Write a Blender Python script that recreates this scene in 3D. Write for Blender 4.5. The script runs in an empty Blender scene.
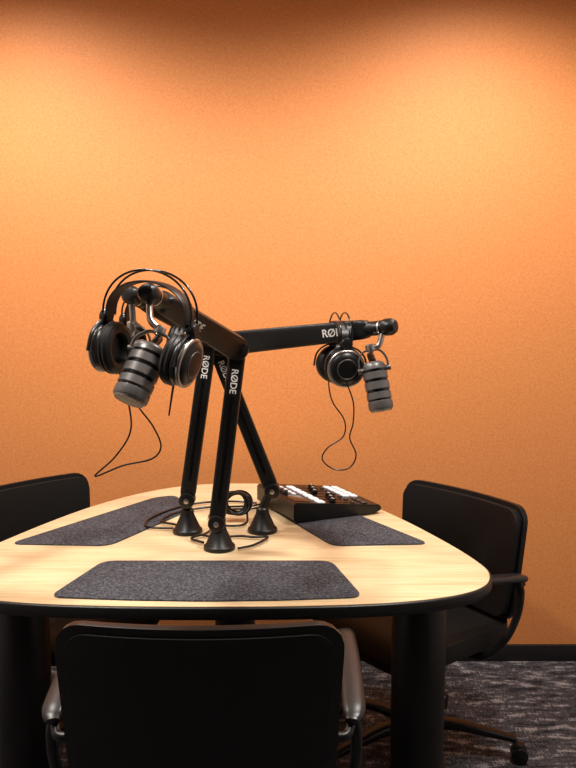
import bpy, bmesh, math
from mathutils import Vector, Matrix

def lin(c):
    o=[]
    for v in c:
        v/=255.0
        o.append(v/12.92 if v<=0.04045 else ((v+0.055)/1.055)**2.4)
    return (o[0],o[1],o[2],1.0)

sc=bpy.context.scene
sc.view_settings.view_transform='Standard'
sc.view_settings.look='None'

# ---------------------------------------------------------------- materials
def mat(name, rgb, rough=0.5, metal=0.0, spec=0.5, coat=0.0):
    m=bpy.data.materials.new(name); m.use_nodes=True
    b=m.node_tree.nodes['Principled BSDF']
    b.inputs['Base Color'].default_value=lin(rgb)
    b.inputs['Roughness'].default_value=rough
    b.inputs['Metallic'].default_value=metal
    b.inputs['Specular IOR Level'].default_value=spec
    b.inputs['Coat Weight'].default_value=coat
    return m
def nodes(m): return m.node_tree.nodes, m.node_tree.links, m.node_tree.nodes['Principled BSDF']
def mapped(m, scale, rot=(0,0,0)):
    n,l,b=nodes(m)
    tc=n.new('ShaderNodeTexCoord'); mp=n.new('ShaderNodeMapping')
    mp.inputs['Scale'].default_value=scale; mp.inputs['Rotation'].default_value=rot
    l.new(tc.outputs['Object'],mp.inputs['Vector'])
    return mp
def noise(m, mp, scale, detail=4, rough=0.6):
    n,l,b=nodes(m)
    t=n.new('ShaderNodeTexNoise'); t.inputs['Scale'].default_value=scale
    t.inputs['Detail'].default_value=detail; t.inputs['Roughness'].default_value=rough
    l.new(mp.outputs['Vector'],t.inputs['Vector']); return t
def ramp(m, src, stops, const=False):
    n,l,b=nodes(m)
    r=n.new('ShaderNodeValToRGB'); e=r.color_ramp.elements
    if const: r.color_ramp.interpolation='CONSTANT'
    while len(e)<len(stops): e.new(0.5)
    for i,(p,c) in enumerate(stops):
        e[i].position=p; e[i].color=lin(c)
    l.new(src,r.inputs['Fac']); return r
def bump(m, src, strength, dist=0.002):
    n,l,b=nodes(m)
    bp=n.new('ShaderNodeBump'); bp.inputs['Strength'].default_value=strength
    bp.inputs['Distance'].default_value=dist
    l.new(src,bp.inputs['Height']); l.new(bp.outputs['Normal'],b.inputs['Normal'])

M_felt=mat('orange_felt',(222,140,78),0.6,spec=0.4)
mp=mapped(M_felt,(1,1,1)); t=noise(M_felt,mp,125,5,0.8)
r=ramp(M_felt,t.outputs['Fac'],[(0.30,(203,121,64)),(0.5,(218,139,78)),(0.72,(231,156,95))])
nodes(M_felt)[1].new(r.outputs['Color'],nodes(M_felt)[2].inputs['Base Color'])
bump(M_felt,t.outputs['Fac'],0.2,0.002)

M_side=mat('plaster_grey',(185,180,175),0.8)
mp=mapped(M_side,(1,1,1)); t=noise(M_side,mp,60); bump(M_side,t.outputs['Fac'],0.1)
M_front=mat('charcoal_panel',(62,60,60),0.7)
mp=mapped(M_front,(1,1,1)); t=noise(M_front,mp,60); bump(M_front,t.outputs['Fac'],0.1)
M_ceil=mat('ceiling_tile',(225,220,215),0.9)
mp=mapped(M_ceil,(1,1,1)); t=noise(M_ceil,mp,90); bump(M_ceil,t.outputs['Fac'],0.15)
M_base=mat('baseboard_black',(22,20,20),0.5)

# carpet: dark plank carpet with broken lighter weave patches
M_carpet=mat('carpet',(60,60,64),0.95,spec=0.1)
n,l,b=nodes(M_carpet)
mp1=mapped(M_carpet,(2.6,8,1),(0,0,0.5)); t1=noise(M_carpet,mp1,4.0,6,0.7)
mp2=mapped(M_carpet,(60,8,1),(0,0,0.5)); t2=noise(M_carpet,mp2,4,3,0.6)
mp3=mapped(M_carpet,(1,1,1),(0,0,0.5)); t3=noise(M_carpet,mp3,260,2,0.6)
mx=n.new('ShaderNodeMath'); mx.operation='MULTIPLY_ADD'
l.new(t2.outputs['Fac'],mx.inputs[0]); mx.inputs[1].default_value=0.45; l.new(t1.outputs['Fac'],mx.inputs[2])
r=ramp(M_carpet,mx.outputs[0],[(0.64,(50,49,53)),(0.70,(102,100,105)),(0.75,(62,60,65)),(0.84,(178,174,176))])
m2=n.new('ShaderNodeMix'); m2.data_type='RGBA'; m2.blend_type='MULTIPLY'; m2.inputs['Factor'].default_value=1.0
r3=ramp(M_carpet,t3.outputs['Fac'],[(0.3,(130,130,130)),(0.65,(255,255,255))])
l.new(r.outputs['Color'],m2.inputs['A']); l.new(r3.outputs['Color'],m2.inputs['B'])
l.new(m2.outputs['Result'],b.inputs['Base Color']); bump(M_carpet,t3.outputs['Fac'],0.8,0.004)

M_wood=mat('ash_laminate',(222,186,134),0.42,spec=0.45)
n,l,b=nodes(M_wood)
mp=mapped(M_wood,(2.0,60,1)); t=noise(M_wood,mp,3.0,8,0.65)
mpb=mapped(M_wood,(0.7,7,1)); tb=noise(M_wood,mpb,3.0,4,0.5)
ad=n.new('ShaderNodeMath'); ad.operation='MULTIPLY_ADD'; ad.inputs[1].default_value=0.35
l.new(tb.outputs['Fac'],ad.inputs[0]); l.new(t.outputs['Fac'],ad.inputs[2])
r=ramp(M_wood,ad.outputs[0],[(0.48,(192,164,122)),(0.64,(215,191,150)),(0.84,(226,205,168))])
l.new(r.outputs['Color'],b.inputs['Base Color'])

M_pad=mat('grey_felt',(74,74,80),0.95,spec=0.15)
mp=mapped(M_pad,(1,1,1)); t=noise(M_pad,mp,170,4,0.85)
r=ramp(M_pad,t.outputs['Fac'],[(0.36,(40,40,45)),(0.52,(71,71,77)),(0.68,(118,118,124))])
nodes(M_pad)[1].new(r.outputs['Color'],nodes(M_pad)[2].inputs['Base Color']); bump(M_pad,t.outputs['Fac'],0.5)

M_black=mat('black_powdercoat',(12,11,12),0.4,spec=.4)
M_edge=mat('black_edge_band',(16,15,15),0.4)
M_leather=mat('black_vinyl',(15,14,14),0.5,spec=.35)
mp=mapped(M_leather,(1,1,1)); t=noise(M_leather,mp,350,2); bump(M_leather,t.outputs['Fac'],0.12,0.001)
M_plastic=mat('black_plastic',(11,11,12),0.36,spec=.4)
M_gloss=mat('black_gloss',(8,8,9),0.2)
M_armpad=mat('arm_rest_rubber',(34,32,33),0.34)
M_metal=mat('brushed_metal',(185,180,175),0.32,metal=1.0)
M_steel=mat('dark_steel',(92,88,86),0.42,metal=0.7)
M_grille=mat('mic_grille',(120,116,112),0.55,metal=0.6)
n,l,b=nodes(M_grille)
mp=mapped(M_grille,(1,1,1)); v=n.new('ShaderNodeTexVoronoi'); v.inputs['Scale'].default_value=420
l.new(mp.outputs['Vector'],v.inputs['Vector'])
r=ramp(M_grille,v.outputs['Distance'],[(0.2,(60,58,58)),(0.5,(165,160,156))])
l.new(r.outputs['Color'],b.inputs['Base Color'])
M_micbody=mat('mic_grey',(108,105,104),0.38,metal=0.5)
M_foam=mat('ear_pad_leatherette',(13,12,13),0.42)
M_white=mat('white_print',(225,222,218),0.5)
M_button=mat('white_button',(225,224,226),0.4)
bn=nodes(M_button)[2]; bn.inputs['Emission Color'].default_value=lin((230,235,240)); bn.inputs['Emission Strength'].default_value=0.3
M_screen=mat('screen_glass',(14,16,20),0.1)
M_lamp=mat('lamp_diffuser',(255,240,220),0.5)
bl=nodes(M_lamp)[2]; bl.inputs['Emission Color'].default_value=lin((255,232,205)); bl.inputs['Emission Strength'].default_value=2

# ---------------------------------------------------------------- helpers
def empty(name, loc=(0,0,0), rz=0.0):
    e=bpy.data.objects.new(name,None); e.location=loc; e.rotation_euler=(0,0,rz)
    e.empty_display_size=0.05
    sc.collection.objects.link(e); return e
def finish(name, bm, m, parent=None, ang=35):
    bmesh.ops.recalc_face_normals(bm,faces=bm.faces)
    me=bpy.data.meshes.new(name); bm.to_mesh(me); bm.free()
    me.shade_smooth(); me.set_sharp_from_angle(angle=math.radians(ang))
    me.materials.append(m)
    o=bpy.data.objects.new(name,me); sc.collection.objects.link(o)
    if parent: o.parent=parent
    return o
def box(name,size,loc,m,parent=None,bevel=0.0,rot=None,seg=3):
    bm=bmesh.new(); bmesh.ops.create_cube(bm,size=1)
    bmesh.ops.scale(bm,vec=size,verts=bm.verts)
    if bevel: bmesh.ops.bevel(bm,geom=bm.edges[:],offset=bevel,segments=seg,profile=0.5,affect='EDGES')
    M=Matrix.Translation(loc)
    if rot is not None: M=M@rot
    bmesh.ops.transform(bm,matrix=M,verts=bm.verts)
    return finish(name,bm,m,parent)
def catmull(pts,n=10):
    P=[Vector(p) for p in pts]
    if len(P)<3: return P
    out=[]
    Q=[2*P[0]-P[1]]+P+[2*P[-1]-P[-2]]
    for i in range(1,len(Q)-2):
        a,b_,c,d=Q[i-1],Q[i],Q[i+1],Q[i+2]
        for k in range(n):
            s=k/n
            out.append(0.5*((2*b_)+(c-a)*s+(2*a-5*b_+4*c-d)*s*s+(3*b_-a-3*c+d)*s**3))
    out.append(P[-1]); return out
def sweep(name,pts,rx,ry,m,parent=None,side=None,ex=2.0,seg=14,smooth=True,n=10,ang=40):
    P=catmull(pts,n) if smooth else [Vector(p) for p in pts]
    N=len(P)
    def rad(r,i):
        if isinstance(r,(int,float)): return r
        f=i/(N-1)*(len(r)-1); k=min(int(f),len(r)-2); return r[k]+(r[k+1]-r[k])*(f-k)
    bm=bmesh.new(); rings=[]; prev=None
    for i,p in enumerate(P):
        t=(P[min(i+1,N-1)]-P[max(i-1,0)]).normalized()
        if side is not None: b_=Vector(side)
        else: b_=prev if prev is not None else (Vector((0,0,1)) if abs(t.z)<0.9 else Vector((1,0,0)))
        b_=(b_-t*b_.dot(t)).normalized(); prev=b_; nn=t.cross(b_)
        ring=[]
        for k in range(seg):
            a=2*math.pi*(k+0.5)/seg; c,s=math.cos(a),math.sin(a)
            cx=math.copysign(abs(c)**(2/ex),c); sy=math.copysign(abs(s)**(2/ex),s)
            ring.append(bm.verts.new(p+b_*cx*rad(rx,i)+nn*sy*rad(ry,i)))
        rings.append(ring)
    for i in range(N-1):
        for k in range(seg):
            bm.faces.new((rings[i][k],rings[i][(k+1)%seg],rings[i+1][(k+1)%seg],rings[i+1][k]))
    bm.faces.new(rings[0]); bm.faces.new(rings[-1])
    return finish(name,bm,m,parent,ang)
def frame(p0,axis):
    z=Vector(axis).normalized(); x=Vector((1,0,0)) if abs(z.x)<0.9 else Vector((0,1,0))
    x=(x-z*x.dot(z)).normalized(); y=z.cross(x)
    M=Matrix.Identity(4)
    for i in range(3): M[i][0]=x[i];M[i][1]=y[i];M[i][2]=z[i];M[i][3]=p0[i]
    return M
def lathe(name,prof,m,parent=None,p0=(0,0,0),axis=(0,0,1),seg=40,ang=35):
    bm=bmesh.new(); rings=[]
    for (r,z) in prof:
        if r<1e-6: rings.append([bm.verts.new((0,0,z))])
        else: rings.append([bm.verts.new((r*math.cos(2*math.pi*k/seg),r*math.sin(2*math.pi*k/seg),z)) for k in range(seg)])
    for a,b_ in zip(rings,rings[1:]):
        for k in range(seg):
            k2=(k+1)%seg
            if len(a)==1 and len(b_)==1: continue
            if len(a)==1: bm.faces.new((a[0],b_[k],b_[k2]))
            elif len(b_)==1: bm.faces.new((a[k],a[k2],b_[0]))
            else: bm.faces.new((a[k],a[k2],b_[k2],b_[k]))
    bmesh.ops.transform(bm,matrix=frame(Vector(p0),axis),verts=bm.verts)
    return finish(name,bm,m,parent,ang)
def cyl(name,p0,p1,r,m,parent=None,r1=None,bev=0.0,seg=32):
    p0=Vector(p0);p1=Vector(p1);L=(p1-p0).length; r1=r if r1 is None else r1
    bev=min(bev,L*0.4)
    if bev: prof=[(0,0),(r-bev,0),(r-bev*0.3,bev*0.3),(r,bev),(r1,L-bev),(r1-bev*0.3,L-bev*0.3),(r1-bev,L),(0,L)]
    else: prof=[(0,0),(r,0),(r1,L),(0,L)]
    return lathe(name,prof,m,parent,p0,p1-p0,seg)
def torus(name,c,axis,R,r,m,parent=None):
    prof=[(R+r*math.cos(a),r*math.sin(a)) for a in [2*math.pi*k/14 for k in range(15)]]
    return lathe(name,prof,m,parent,c,axis,48)
def slab(name,poly,z0,z1,m,parent=None,bevel=0.0,seg=3):
    bm=bmesh.new()
    f=bm.faces.new([bm.verts.new((p[0],p[1],z0)) for p in poly])
    e=bmesh.ops.extrude_face_region(bm,geom=[f])
    bmesh.ops.translate(bm,vec=(0,0,z1-z0),verts=[v for v in e['geom'] if isinstance(v,bmesh.types.BMVert)])
    if bevel:
        ed=[x for x in bm.edges if abs(x.verts[0].co.z-x.verts[1].co.z)<1e-6]
        bmesh.ops.bevel(bm,geom=ed,offset=bevel,segments=seg,profile=0.5,affect='EDGES')
    return finish(name,bm,m,parent)
def roundpoly(poly,r,n=8):
    P=[Vector((p[0],p[1])) for p in poly]; out=[]
    for i in range(len(P)):
        a,b_,c=P[i-1],P[i],P[(i+1)%len(P)]
        u=(a-b_).normalized(); w=(c-b_).normalized()
        rr=min(r,(a-b_).length*.45,(c-b_).length*.45)
        s=b_+u*rr; e=b_+w*rr
        for k in range(n+1):
            t=k/n; q=s*(1-t)**2+b_*2*t*(1-t)+e*t*t; out.append((q.x,q.y))
    return out
def textmesh(name,body,size,origin,xdir,normal,m,parent):
    c=bpy.data.curves.new(name,'FONT'); c.body=body; c.size=size; c.extrude=0.0004; c.offset=0.0003
    c.align_x='CENTER'; c.align_y='CENTER'
    o=bpy.data.objects.new(name+'_tmp',c); sc.collection.objects.link(o)
    bpy.context.view_layer.update()
    dg=bpy.context.evaluated_depsgraph_get()
    me=bpy.data.meshes.new_from_object(o.evaluated_get(dg))
    bpy.data.objects.remove(o)
    x=Vector(xdir).normalized(); z=Vector(normal); z=(z-x*z.dot(x)).normalized(); y=z.cross(x)
    M=Matrix.Identity(4)
    for i in range(3): M[i][0]=x[i];M[i][1]=y[i];M[i][2]=z[i];M[i][3]=origin[i]
    me.transform(M); me.materials.clear(); me.materials.append(m)
    ob=bpy.data.objects.new(name,me); sc.collection.objects.link(ob); ob.parent=parent
    return ob

# ---------------------------------------------------------------- room
WY=2.985; CZ=2.68; XL=-1.9; XR=1.9; YF=-1.3
box('floor',(XR-XL+.2,WY-YF+.2,.1),((XL+XR)/2,(WY+YF)/2,-.05),M_carpet)
box('ceiling',(XR-XL+.2,WY-YF+.2,.1),((XL+XR)/2,(WY+YF)/2,CZ+.05),M_ceil)
box('wall_back',(XR-XL+.2,.1,CZ),((XL+XR)/2,WY+.05,CZ/2),M_felt)
box('wall_front',(XR-XL+.2,.1,CZ),((XL+XR)/2,YF-.05,CZ/2),M_front)
box('wall_left',(.1,WY-YF,CZ),(XL-.05,(WY+YF)/2,CZ/2),M_side)
box('wall_right',(.1,WY-YF,CZ),(XR+.05,(WY+YF)/2,CZ/2),M_side)
box('baseboard_back',(XR-XL,.012,.065),(0,WY-.006,.0325),M_base,bevel=.002)
box('baseboard_left',(.012,WY-YF-.03,.065),(XL+.006,(WY+YF)/2,.0325),M_base,bevel=.002)
box('baseboard_right',(.012,WY-YF-.03,.065),(XR-.006,(WY+YF)/2,.0325),M_base,bevel=.002)

# ---------------------------------------------------------------- lights
def downlight(x,y,energy,size=2.2,blend=.7,col=(1,.93,.86),rad=.035):
    e=empty('recessed_downlight',(x,y,CZ))
    lathe('trim_ring',[(.040,-.001),(.040,-.006),(.052,-.007),(.056,-.004),(.056,0)],M_white,e)
    cyl('lens',(0,0,-.003),(0,0,-.001),.039,M_lamp,e)
    ld=bpy.data.lights.new('spot','SPOT'); ld.energy=energy; ld.spot_size=size; ld.spot_blend=blend
    ld.color=col; ld.shadow_soft_size=rad
    lo=bpy.data.objects.new('spot',ld); sc.collection.objects.link(lo); lo.parent=e; lo.location=(0,0,-.045)
downlight(-1.0,2.34,64,size=2.7,blend=.8,rad=.06)
downlight(.66,2.34,64,size=2.7,blend=.8,rad=.06)
downlight(-.95,1.25,112,size=2.95,blend=.35,rad=.08)
downlight(.62,1.25,112,size=2.95,blend=.35,rad=.08)
w=bpy.data.worlds.new('world'); sc.world=w; w.use_nodes=True
w.node_tree.nodes['Background'].inputs['Color'].default_value=(.5,.45,.4,1)
w.node_tree.nodes['Background'].inputs['Strength'].default_value=.05

# ---------------------------------------------------------------- table
TX=-.175
half=[(0,1.645),(.22,1.650),(.40,1.668),(.54,1.708),(.625,1.768),(.66,1.85),(.655,1.94),(.61,2.10),(.52,2.34),(.425,2.53),(.30,2.69),(.16,2.785),(0,2.812)]
ctrl=[Vector((TX+x,y,0)) for x,y in half]+[Vector((TX-x,y,0)) for x,y in reversed(half[1:-1])]
def closed_catmull(P,n=8):
    out=[];N=len(P)
    for i in range(N):
        a,b_,c,d=P[i-1],P[i],P[(i+1)%N],P[(i+2)%N]
        for k in range(n):
            s=k/n
            out.append(0.5*((2*b_)+(c-a)*s+(2*a-5*b_+4*c-d)*s*s+(3*b_-a-3*c+d)*s**3))
    return out
outl=closed_catmull(ctrl)
cen=Vector((TX,2.17,0))
def inset(P,d):
    out=[];N=len(P)
    for i in range(N):
        t=(P[(i+1)%N]-P[i-1]).normalized(); nn=Vector((t.y,-t.x,0))
        out.append(P[i]-nn*d)
    return out
table=empty('conference_table',(0,0,0))
i1=inset(outl,.004)
if (i1[0]-cen).length>(outl[0]-cen).length: sgn=-1
else: sgn=1
I=lambda d:[(p.x,p.y) for p in inset(outl,sgn*d)]
slab('core_board',I(.012),.706,.7385,M_edge,table,.003)
slab('edge_band',I(0),.716,.7388,M_edge,table,.004)
slab('laminate_top',I(.006),.7385,.7400,M_wood,table)
slab('underside_board',I(.05),.694,.708,M_edge,table,.003)
for i,(lx,ly) in enumerate([(.322,1.9),(-.655,1.9),(TX,2.56)]):
    cyl('leg_%d'%(i+1),(lx,ly,.012),(lx,ly,.70),.066,M_black,table,bev=.003,seg=48)
    cyl('leg_foot_%d'%(i+1),(lx,ly,0),(lx,ly,.014),.058,M_plastic,table)
    cyl('leg_plate_%d'%(i+1),(lx,ly,.688),(lx,ly,.698),.09,M_black,table,bev=.002)

# desk pads
def deskpad(poly):
    c=Vector((sum(p[0] for p in poly)/len(poly),sum(p[1] for p in poly)/len(poly)))
    e=empty('desk_pad',(c.x,c.y,.740))
    slab('felt',roundpoly([(p[0]-c.x,p[1]-c.y) for p in poly],.035),0.0004,.0038,M_pad,e,.001,2)
near=[(-.525,1.700),(-.34,1.683),(-.175,1.677),(-.01,1.683),(.165,1.700),(.108,1.945),(-.460,1.945)]
deskpad(near)
deskpad([(-.745,2.085),(-.475,2.07),(-.300,2.44),(-.375,2.62),(-.44,2.59)])
deskpad([(.379,2.085),(.119,2.07),(-.050,2.44),(.025,2.62),(.09,2.59)])

# ---------------------------------------------------------------- chairs
def panel(name,W0,W1,H,r,fn,thick,m,parent,nx=20,ny=18,bev=None):
    bm=bmesh.new(); rows=[]
    for j in range(ny+1):
        s=.5-.5*math.cos(math.pi*j/ny); h=s*H
        d=min(h,H-h); W=W0+(W1-W0)*s
        ins=r-math.sqrt(max(0,r*r-(r-d)**2)) if d<r else 0
        hw=W-ins
        rows.append([bm.verts.new(fn(math.sin(math.pi/2*(-1+2*i/nx))*hw,h)) for i in range(nx+1)])
    for j in range(ny):
        for i in range(nx):
            bm.faces.new((rows[j][i],rows[j][i+1],rows[j+1][i+1],rows[j+1][i]))
    bmesh.ops.recalc_face_normals(bm,faces=bm.faces)
    o=finish(name,bm,m,parent,180)
    s=o.modifiers.new('solid','SOLIDIFY'); s.thickness=thick; s.offset=0
    b_=o.modifiers.new('bev','BEVEL'); b_.width=min(thick*.42,.012); b_.segments=4; b_.limit_method='ANGLE'; b_.angle_limit=math.radians(50)
    return o
def chair(x,y,rz,star,lift=0.0):
    e=empty('office_chair',(x,y,0),rz)
    L=lift
    def up(pts): return [(p[0],p[1],p[2]+L) for p in pts]
    # local forward = -Y
    def backf(off,z0):
        def f(px,h):
            z=z0+h
            lean=.185+(z-.48)*.10
            return Vector((px,lean-0.55*px*px+off,z+L))
        return f
    panel('back_shell',.228,.247,.346,.05,backf(.012,.472),.016,M_plastic,e)
    panel('back_cushion',.216,.236,.324,.045,backf(-.006,.483),.026,M_leather,e)
    panel('back_rear_skin',.212,.230,.314,.042,backf(.021,.488),.006,M_leather,e)
    def seatf(px,h):
        yy=-.24+h
        z=.443 - (.03*max(0,(-.14-yy)/.1)**2) + .25*px*px*.6
        return Vector((px,yy,z+L))
    panel('seat_cushion',.232,.222,.44,.07,seatf,.05,M_leather,e)
    box('seat_pan',(.36,.34,.02),(0,-.02,.412+L),M_plastic,e,.006)
    sweep('back_bracket',up([(0,.06,.405),(0,.16,.405),(0,.205,.43),(0,.207,.50),(0,.212,.56)]),.045,.009,M_plastic,e,side=(1,0,0),ex=5)
    for s,nm in ((1,'right'),(-1,'left')):
        sweep('arm_pad_'+nm,up([(s*.262,.17,.622),(s*.268,.14,.630),(s*.270,.03,.648),(s*.268,-.09,.664),(s*.262,-.115,.664)]),
              [.012,.021,.022,.021,.012],[.007,.011,.011,.011,.007],M_armpad,e,side=(1,0,0),ex=3)
        sweep('arm_tube_'+nm,up([(s*.268,.135,.622),(s*.272,.145,.585),(s*.272,.13,.52),(s*.262,.09,.455),(s*.225,.05,.408),(s*.15,.03,.398),(s*.05,.03,.398)]),.0105,.0105,M_plastic,e)
        sweep('back_stay_'+nm,up([(s*.262,.155,.61),(s*.250,.178,.60),(s*.215,.178,.60)]),.009,.009,M_plastic,e)
    box('tilt_mechanism',(.16,.2,.05),(0,0,.385+L),M_plastic,e,.012)
    cyl('gas_lift',(0,0,.10),(0,0,.37+L),.014,M_steel,e)
    cyl('gas_lift_sleeve',(0,0,.09),(0,0,.25),.025,M_plastic,e,bev=.003)
    lathe('base_hub',[(0,.07),(.035,.07),(.042,.08),(.040,.12),(.028,.135),(0,.135)],M_plastic,e)
    for k in range(5):
        a=star-rz+2*math.pi*k/5; c,s=math.cos(a),math.sin(a)
        sweep('base_leg_%d'%(k+1),[(.03*c,.03*s,.105),(.12*c,.12*s,.105),(.22*c,.22*s,.088),(.305*c,.305*s,.072)],[.024,.021,.018,.015],[.016,.015,.012,.009],M_plastic,e,side=(-s,c,0),ex=3.5)
        q=Vector((.305*c,.305*s,0)); tdir=Vector((-s,c,0)); off=Vector((c,s,0))*.012
        cyl('caster_stem_%d'%(k+1),q+Vector((0,0,.035)),q+Vector((0,0,.075)),.008,M_steel,e)
        for w_,nm in ((1,'a'),(-1,'b')):
            cyl('caster_wheel_%d%s'%(k+1,nm),q+off+tdir*(w_*.006)+Vector((0,0,.025)),q+off+tdir*(w_*.022)+Vector((0,0,.025)),.025,M_plastic,e,bev=.004)
        lathe('caster_hood_%d'%(k+1),[(0,.034),(.014,.030),(.022,.012),(.024,0),(0,0)],M_plastic,e,q+off+Vector((0,0,.028)))
    return e
chair(.385,2.34,math.radians(-54),math.radians(-8),-.024)
chair(-.700,2.41,math.radians(50),math.radians(200),-.016)
chair(-.150,1.505,math.radians(180),math.radians(90),.034)

# ---------------------------------------------------------------- boom arms
CAMN=Vector((0,-1,0.05))
def beam(name,p0,p1,h0,h1,t,m,parent,side=CAMN):
    p0=Vector(p0);p1=Vector(p1);L=(p1-p0)
    fr=[0,.02,.05,.5,.95,.98,1]
    k=[.6,.9,1,1,1,.9,.6]
    ry=[(h0+(h1-h0)*f)/2*kk for f,kk in zip(fr,k)]
    rx=[t/2*min(1,kk+.1) for kk in k]
    pts=[p0+L*f for f in fr]
    return sweep(name,pts,rx,ry,m,parent,side=side,ex=6,seg=28,smooth=False,ang=50)
def boom(base,shoulder,elbow,tip,label_lo,label_up,lo_frac=.82,up_frac=.5,h=.043,uh=(.064,.046)):
    b=Vector(base); e=empty('microphone_boom_arm',b)
    S=Vector(shoulder)-b; E=Vector(elbow)-b; T=Vector(tip)-b
    lathe('base_cone',[(0,0),(.041,0),(.042,.004),(.041,.010),(.036,.014),(.020,.050),(.018,.056),(.018,.066),(.013,.070),(0,.070)],M_black,e)
    sweep('base_post',[(0,0,.06),(S.x*.3,S.y*.3,S.z*.75),S],.012,.012,M_black,e,n=4)
    ax=Vector((0,1,0))
    cyl('shoulder_joint',S-ax*.024,S+ax*.024,.022,M_black,e,bev=.004)
    cyl('shoulder_bolt',S-ax*.028,S-ax*.024,.007,M_metal,e,bev=.001)
    d=(E-S).normalized()
    beam('lower_arm',S,E,h,h,.030,M_black,e)
    beam('lower_arm_groove',S+d*.05-ax*.0155,E-d*.12-ax*.0155,.010,.010,.002,M_gloss,e)
    cyl('elbow_joint',E-ax*.027,E+ax*.027,.028,M_black,e,bev=.005)
    cyl('elbow_cap',E-ax*.030,E-ax*.027,.012,M_gloss,e,bev=.001)
    cyl('elbow_bolt',E-ax*.032,E-ax*.030,.005,M_metal,e,bev=.001)
    u=(T-E).normalized()
    beam('upper_arm',E,T-u*.05,uh[0],uh[1],.036,M_black,e)
    cyl('tip_neck',T-u*.07,T-u*.01,.018,M_plastic,e,bev=.004)
    lathe('tip_ball',[(0,-.022),(.016,-.020),(.021,-.008),(.021,.008),(.015,.019),(0,.022)],M_plastic,e,T,u)
    cyl('tip_band',T-u*.024,T-u*.020,.0186,M_metal,e)
    if label_lo:
        p=S+(E-S)*lo_frac; nn=Vector((0,-1,0)); nn=(nn-d*nn.dot(d)).normalized()
        textmesh('printed_label',"RØDE",.024,p+nn*.0165,-d,nn,M_white,e)
    if label_up:
        p=E+(T-E)*up_frac; x=u if u.x>0 else -u
        nn=Vector((0,-1,0)); nn=(nn-x*nn.dot(x)).normalized()
        textmesh('printed_label_upper',"RØDE",.028,p+nn*.0195,x,nn,M_white,e)
    return e
TZ=.7402
A_tip=Vector((-.275,1.60,1.402))
boom((-.18,2.05,TZ),(-.186,2.05,.812),(-.128,2.05,1.265),A_tip,True,True,up_frac=.60)
boom((-.282,2.20,TZ),(-.282,2.20,.835),(-.215,2.20,1.290),(-.345,1.78,1.400),True,False,uh=(.052,.038))
C_tip=Vector((.244,1.95,1.325))
boom((-.072,2.21,TZ),(-.045,2.23,.855),(-.205,2.24,1.265),C_tip,True,True,up_frac=.74,uh=(.068,.048))

# ---------------------------------------------------------------- microphones
def microphone(top,bot,hook,r=.031):
    top=Vector(top);bot=Vector(bot);hook=Vector(hook)
    e=empty('microphone',top); d=(bot-top).normalized(); L=(bot-top).length
    z=lambda f:f*L
    prof=[(0,z(0)),(r*.62,z(0)),(r*.80,z(.03)),(r*.9,z(.08)),(r*.92,z(.16)),(r*.84,z(.175)),(r*.84,z(.21)),
          (r,z(.225)),(r,z(.36)),(r*.88,z(.375)),(r*.88,z(.42)),(r,z(.435)),(r,z(.58)),(r*.88,z(.595)),(r*.88,z(.64)),
          (r,z(.655)),(r,z(.78)),(r*.9,z(.795)),(r*.9,z(.82)),(r,z(.835)),(r,z(.97)),(r*.93,z(1.0)),(0,z(1.0))]
    lathe('body',prof,M_micbody,e,(0,0,0),d)
    for k,f in enumerate((.19,.398,.618,.808)):
        cyl('band_%d'%k,d*z(f-.026),d*z(f+.026),r*.93,M_gloss,e)
    lathe('grille_face',[(0,0),(r*.90,0),(r*.84,.004),(0,.006)],M_grille,e,d*L,d)
    s=Vector((1,0,0)); s=(s-d*s.dot(d)).normalized()
    hk=hook-top
    up=-d
    for k,sg in enumerate((1,-1)):
        sweep('yoke_%d'%k,[s*sg*.006+up*.030,s*sg*.022+up*.026,s*sg*(r+.004)+up*.006,s*sg*(r+.005)+d*.02],.006,.0022,M_steel,e,side=d.cross(s),ex=4)
        cyl('yoke_screw_%d'%k,s*sg*(r-.004)+d*.018,s*sg*(r+.010)+d*.018,.007,M_steel,e,bev=.001)
    sweep('swivel_stem',[up*.024,up*.036,hk*.6,hk],.007,.007,M_metal,e)
    lathe('swivel_collar',[(0,0),(.011,0),(.012,.003),(.012,.013),(.009,.016),(0,.016)],M_metal,e,up*.028,up)
    sweep('cable_plug',[(0,0,0),up*.01+Vector((0,.02,0)),up*.015+Vector((0,.035,0))],.009,.009,M_black,e)
    return e
microphone((-.264,1.565,1.300),(-.302,1.515,1.202),A_tip+Vector((0,0,-.018)),r=.035)
microphone((.206,1.94,1.240),(.225,1.915,1.128),C_tip+Vector((-.015,0,-.018)),r=.030)
microphone((-.345,1.80,1.300),(-.335,1.80,1.200),(-.345,1.78,1.382),r=.030)

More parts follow.
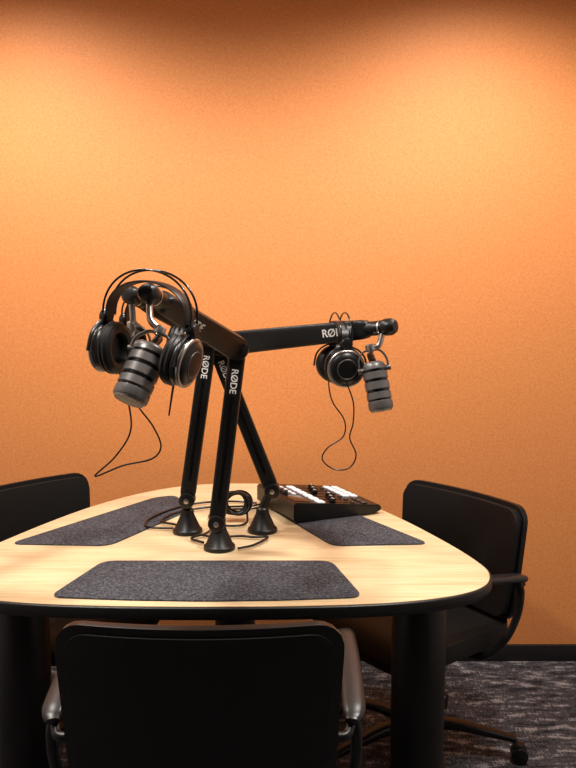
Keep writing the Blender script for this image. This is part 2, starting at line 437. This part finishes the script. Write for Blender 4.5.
# ---------------------------------------------------------------- headphones
def headphones(loc,rz,s,H,cable=None,rot=None,R=.045,wires=True):
    e=empty('headphones',loc,rz)
    if rot: e.rotation_euler=rot
    for sg,nm in ((1,'right'),(-1,'left')):
        ax=Vector((sg,0,-.12*1)).normalized()
        c=Vector((sg*s,0,0))
        lathe('ear_cup_'+nm,[(0,.026),(R*.45,.026),(R*.62,.024),(R*.80,.020),(R*.92,.012),(R*.97,0),(R*.94,-.004),(0,-.004)],M_plastic,e,c,ax)
        torus('silver_ring_'+nm,c+ax*.014,ax,R*.90,.0044,M_metal,e)
        torus('inner_ring_'+nm,c+ax*.0245,ax,R*.50,.0018,M_steel,e)
        pr=[(R*.5,-.004),(R*.98,-.004),(R*1.04,-.009),(R*1.0,-.013),(R*1.04,-.018),(R*.98,-.024),(R*.80,-.028),(R*.62,-.026),(R*.52,-.018),(R*.5,-.008)]
        lathe('ear_pad_'+nm,pr,M_foam,e,c,ax)
        lathe('driver_cloth_'+nm,[(0,-.010),(R*.55,-.010)],M_foam,e,c,ax)
        sweep('yoke_arc_'+nm,[c+Vector((sg*.012,math.sin(a)*R*1.1,math.cos(a)*R*1.1)) for a in [math.radians(q) for q in (-95,-60,-30,0,30,60,95)]],.004,.0022,M_plastic,e,side=(1,0,0),ex=3)
        lathe('yoke_block_'+nm,[(0,-.008),(.013,-.008),(.016,-.004),(.016,.004),(.012,.010),(0,.011)],M_plastic,e,c+Vector((sg*.012,0,R*1.22)),Vector((sg,0,.1)))
    z0=R*1.22
    def arc(w,top,yy,zb):
        pts=[]
        for q in range(0,181,15):
            a=math.radians(q); 
            pts.append((-math.cos(a)*w*(1+.10*math.sin(a)), yy, zb+(top-zb)*math.sin(a)**.9 if 0<q<180 else zb))
        return pts
    if wires:
        for k,yy in ((1,.013),(2,-.013)):
            sweep('headband_wire_%d'%k,arc(s+.014,H,yy,z0),.0022,.0022,M_gloss,e,n=6,seg=10)
    sweep('headband_strap',arc(s+.004,H-.022,0,z0+.004),.019,.0022,M_foam,e,side=(0,1,0),ex=4,n=6)
    if cable:
        Mi=(Matrix.Translation(Vector(loc))@e.rotation_euler.to_matrix().to_4x4()).inverted()
        for i,c in enumerate(cable):
            sweep('cable_%d'%(i+1),[Mi@Vector(p) for p in c],.0018,.0018,M_plastic,e,n=10,seg=8)
    return e
lc=[(-.345,1.60,1.262),(-.337,1.61,1.235),(-.318,1.6,1.167),(-.320,1.6,1.12),(-.352,1.6,1.072),(-.392,1.6,1.034),(-.335,1.6,1.056),(-.276,1.6,1.070),(-.257,1.6,1.096),(-.272,1.6,1.136),(-.298,1.6,1.172),(-.325,1.61,1.21),(-.335,1.62,1.245)]
headphones((-.277,1.555,1.285),0,.082,.163,[lc],R=.050,rot=(0,math.radians(8),math.radians(-20)))
lc2=[(-.262,1.90,1.25),(-.272,1.90,1.20),(-.285,1.90,1.115),(-.275,1.90,1.17),(-.262,1.90,1.24)]
headphones((-.312,1.90,1.288),0,.066,.135,[lc2],R=.046,rot=(0,0,math.radians(-12)))
rc=[(.105,2.06,1.20),(.102,1.98,1.172),(.112,1.97,1.136),(.139,1.96,1.095),(.136,1.95,1.056),(.097,1.95,1.027),(.085,1.95,.998),(.114,1.95,.974),(.151,1.95,.977),(.168,1.95,1.01),(.152,1.95,1.052),(.160,1.95,1.09),(.160,1.95,1.14),(.143,1.95,1.19)]
headphones((.131,2.03,1.224),math.atan2(-.15,.024),.060,.134,[rc],R=.048)

# ---------------------------------------------------------------- mixer console
mix=empty('audio_mixer',(.018,2.272,TZ+.0042),math.radians(25))
W_,D_=.295,.28; hr,hf=.060,.024     # local x: rear(high) -> front(low), local y depth
def ptop(x,y,o=0): 
    return Vector((x,y,hr+(hf-hr)*x/W_+o))
bm=bmesh.new()
prof=[(0,.010),(.006,.004),(.02,.0),(W_-.02,0),(W_,.008),(W_,hf-.006),(W_-.006,hf),(.008,hr),(0,hr-.006)]
v0=[bm.verts.new((x,0,z)) for x,z in prof]; v1=[bm.verts.new((x,D_,z)) for x,z in prof]
bm.faces.new(v0); bm.faces.new(list(reversed(v1)))
for i in range(len(prof)):
    j=(i+1)%len(prof); bm.faces.new((v0[i],v1[i],v1[j],v0[j]))
bmesh.ops.recalc_face_normals(bm,faces=bm.faces)
bmesh.ops.bevel(bm,geom=[x for x in bm.edges if abs(x.verts[0].co.y-x.verts[1].co.y)<1e-6],offset=.003,segments=2,affect='EDGES')
finish('body',bm,M_plastic,mix)
sl=math.atan2(hf-hr,W_); RY=Matrix.Rotation(-sl,4,'Y')
box('screen',(.050,.085,.003),ptop(.038,.062,.001),M_screen,mix,.001,RY)
for k in range(5):
    p=ptop(.030,.128+k*.030,0); cyl('knob_%d'%k,p,p+Vector((.0,0,.013)),.009,M_steel,mix,bev=.002)
    box('menu_button_%d'%k,(.012,.016,.005),ptop(.058,.128+k*.030,.002),M_button,mix,.001,RY)
for k in range(6):
    y=.022+k*.040
    box('channel_button_%d'%k,(.024,.028,.006),ptop(.094,y,.002),M_button,mix,.002,RY)
    box('fader_slot_%d'%k,(.075,.003,.001),ptop(.155,y,.0008),M_gloss,mix,0,RY)
    box('fader_cap_%d'%k,(.016,.013,.012),ptop(.138+.014*(k%3),y,.007),M_plastic,mix,.002,RY)
    box('fader_line_%d'%k,(.003,.013,.001),ptop(.138+.014*(k%3),y,.0132),M_white,mix,0,RY)
    box('mute_button_%d'%k,(.010,.014,.005),ptop(.205,y,.002),M_steel,mix,.001,RY)
for i in range(2):
    for k in range(4):
        box('pad_%d_%d'%(i,k),(.022,.030,.006),ptop(.232+i*.030,.120+k*.038,.002),M_button,mix,.003,RY)
for k in range(3):
    box('round_pad_%d'%k,(.018,.018,.005),ptop(.245,.022+k*.028,.002),M_steel,mix,.003,RY)
# table cables
CZ_=TZ+.0042+.003
cb=empty('audio_cable',(0,0,CZ_))
def tc(name,pts,par): sweep(name,[(p[0],p[1],p[2] if len(p)>2 else 0) for p in pts],.0034,.0034,M_plastic,par,n=8,seg=8)
tc('run_1',[(-.325,2.215),(-.40,2.23),(-.41,2.31),(-.36,2.42),(-.28,2.50),(-.18,2.52),(-.10,2.50)],cb)
tc('run_2',[(-.13,2.03),(-.09,2.06),(-.055,2.13),(-.095,2.13),(-.13,2.14),(-.2,2.13),(-.235,2.15)],cb)
tc('run_3',[(-.225,2.08),(-.262,2.12),(-.225,2.17),(-.215,2.25),(-.235,2.36),(-.18,2.42),(-.11,2.43),(-.075,2.47)],cb)
cb2=empty('audio_cable',(0,0,CZ_+.0005))
tc('run_1',[(-.322,2.25),(-.37,2.29),(-.34,2.38),(-.26,2.44),(-.2,2.45),(-.12,2.46),(-.09,2.48)],cb2)
# coiled bundle of spare cable lying loosely between the stands
cb3=empty('coiled_cable',(-.150,2.315,CZ_))
pts=[]
for k in range(0,145):
    a=2*math.pi*k/16; rr=.034+.006*math.sin(k*.37)
    tilt=.85
    pts.append((rr*1.05*math.cos(a)+.008*math.sin(k*.11), .3*rr*math.sin(a)*1.2-.012+.004*(k/16), .006+(rr*math.sin(a)+.04)*tilt+.0015*(k/16)))
sweep('coil',pts,.0034,.0034,M_plastic,cb3,n=2,seg=8)
tc('tail',[(.030,-.01,.02),(.030,-.05,.002),(.0,-.075,0),(-.06,-.06,0),(-.07,.0,0),(-.05,.09,0)],cb3)

# ---------------------------------------------------------------- camera
cd=bpy.data.cameras.new('camera'); cam=bpy.data.objects.new('camera',cd); sc.collection.objects.link(cam)
cam.location=(0,0,1.39); cam.rotation_euler=(math.radians(90-5.98),0,0)
cd.sensor_fit='VERTICAL'; cd.sensor_height=36; cd.lens=802*36/768
cd.clip_start=.05
sc.camera=cam
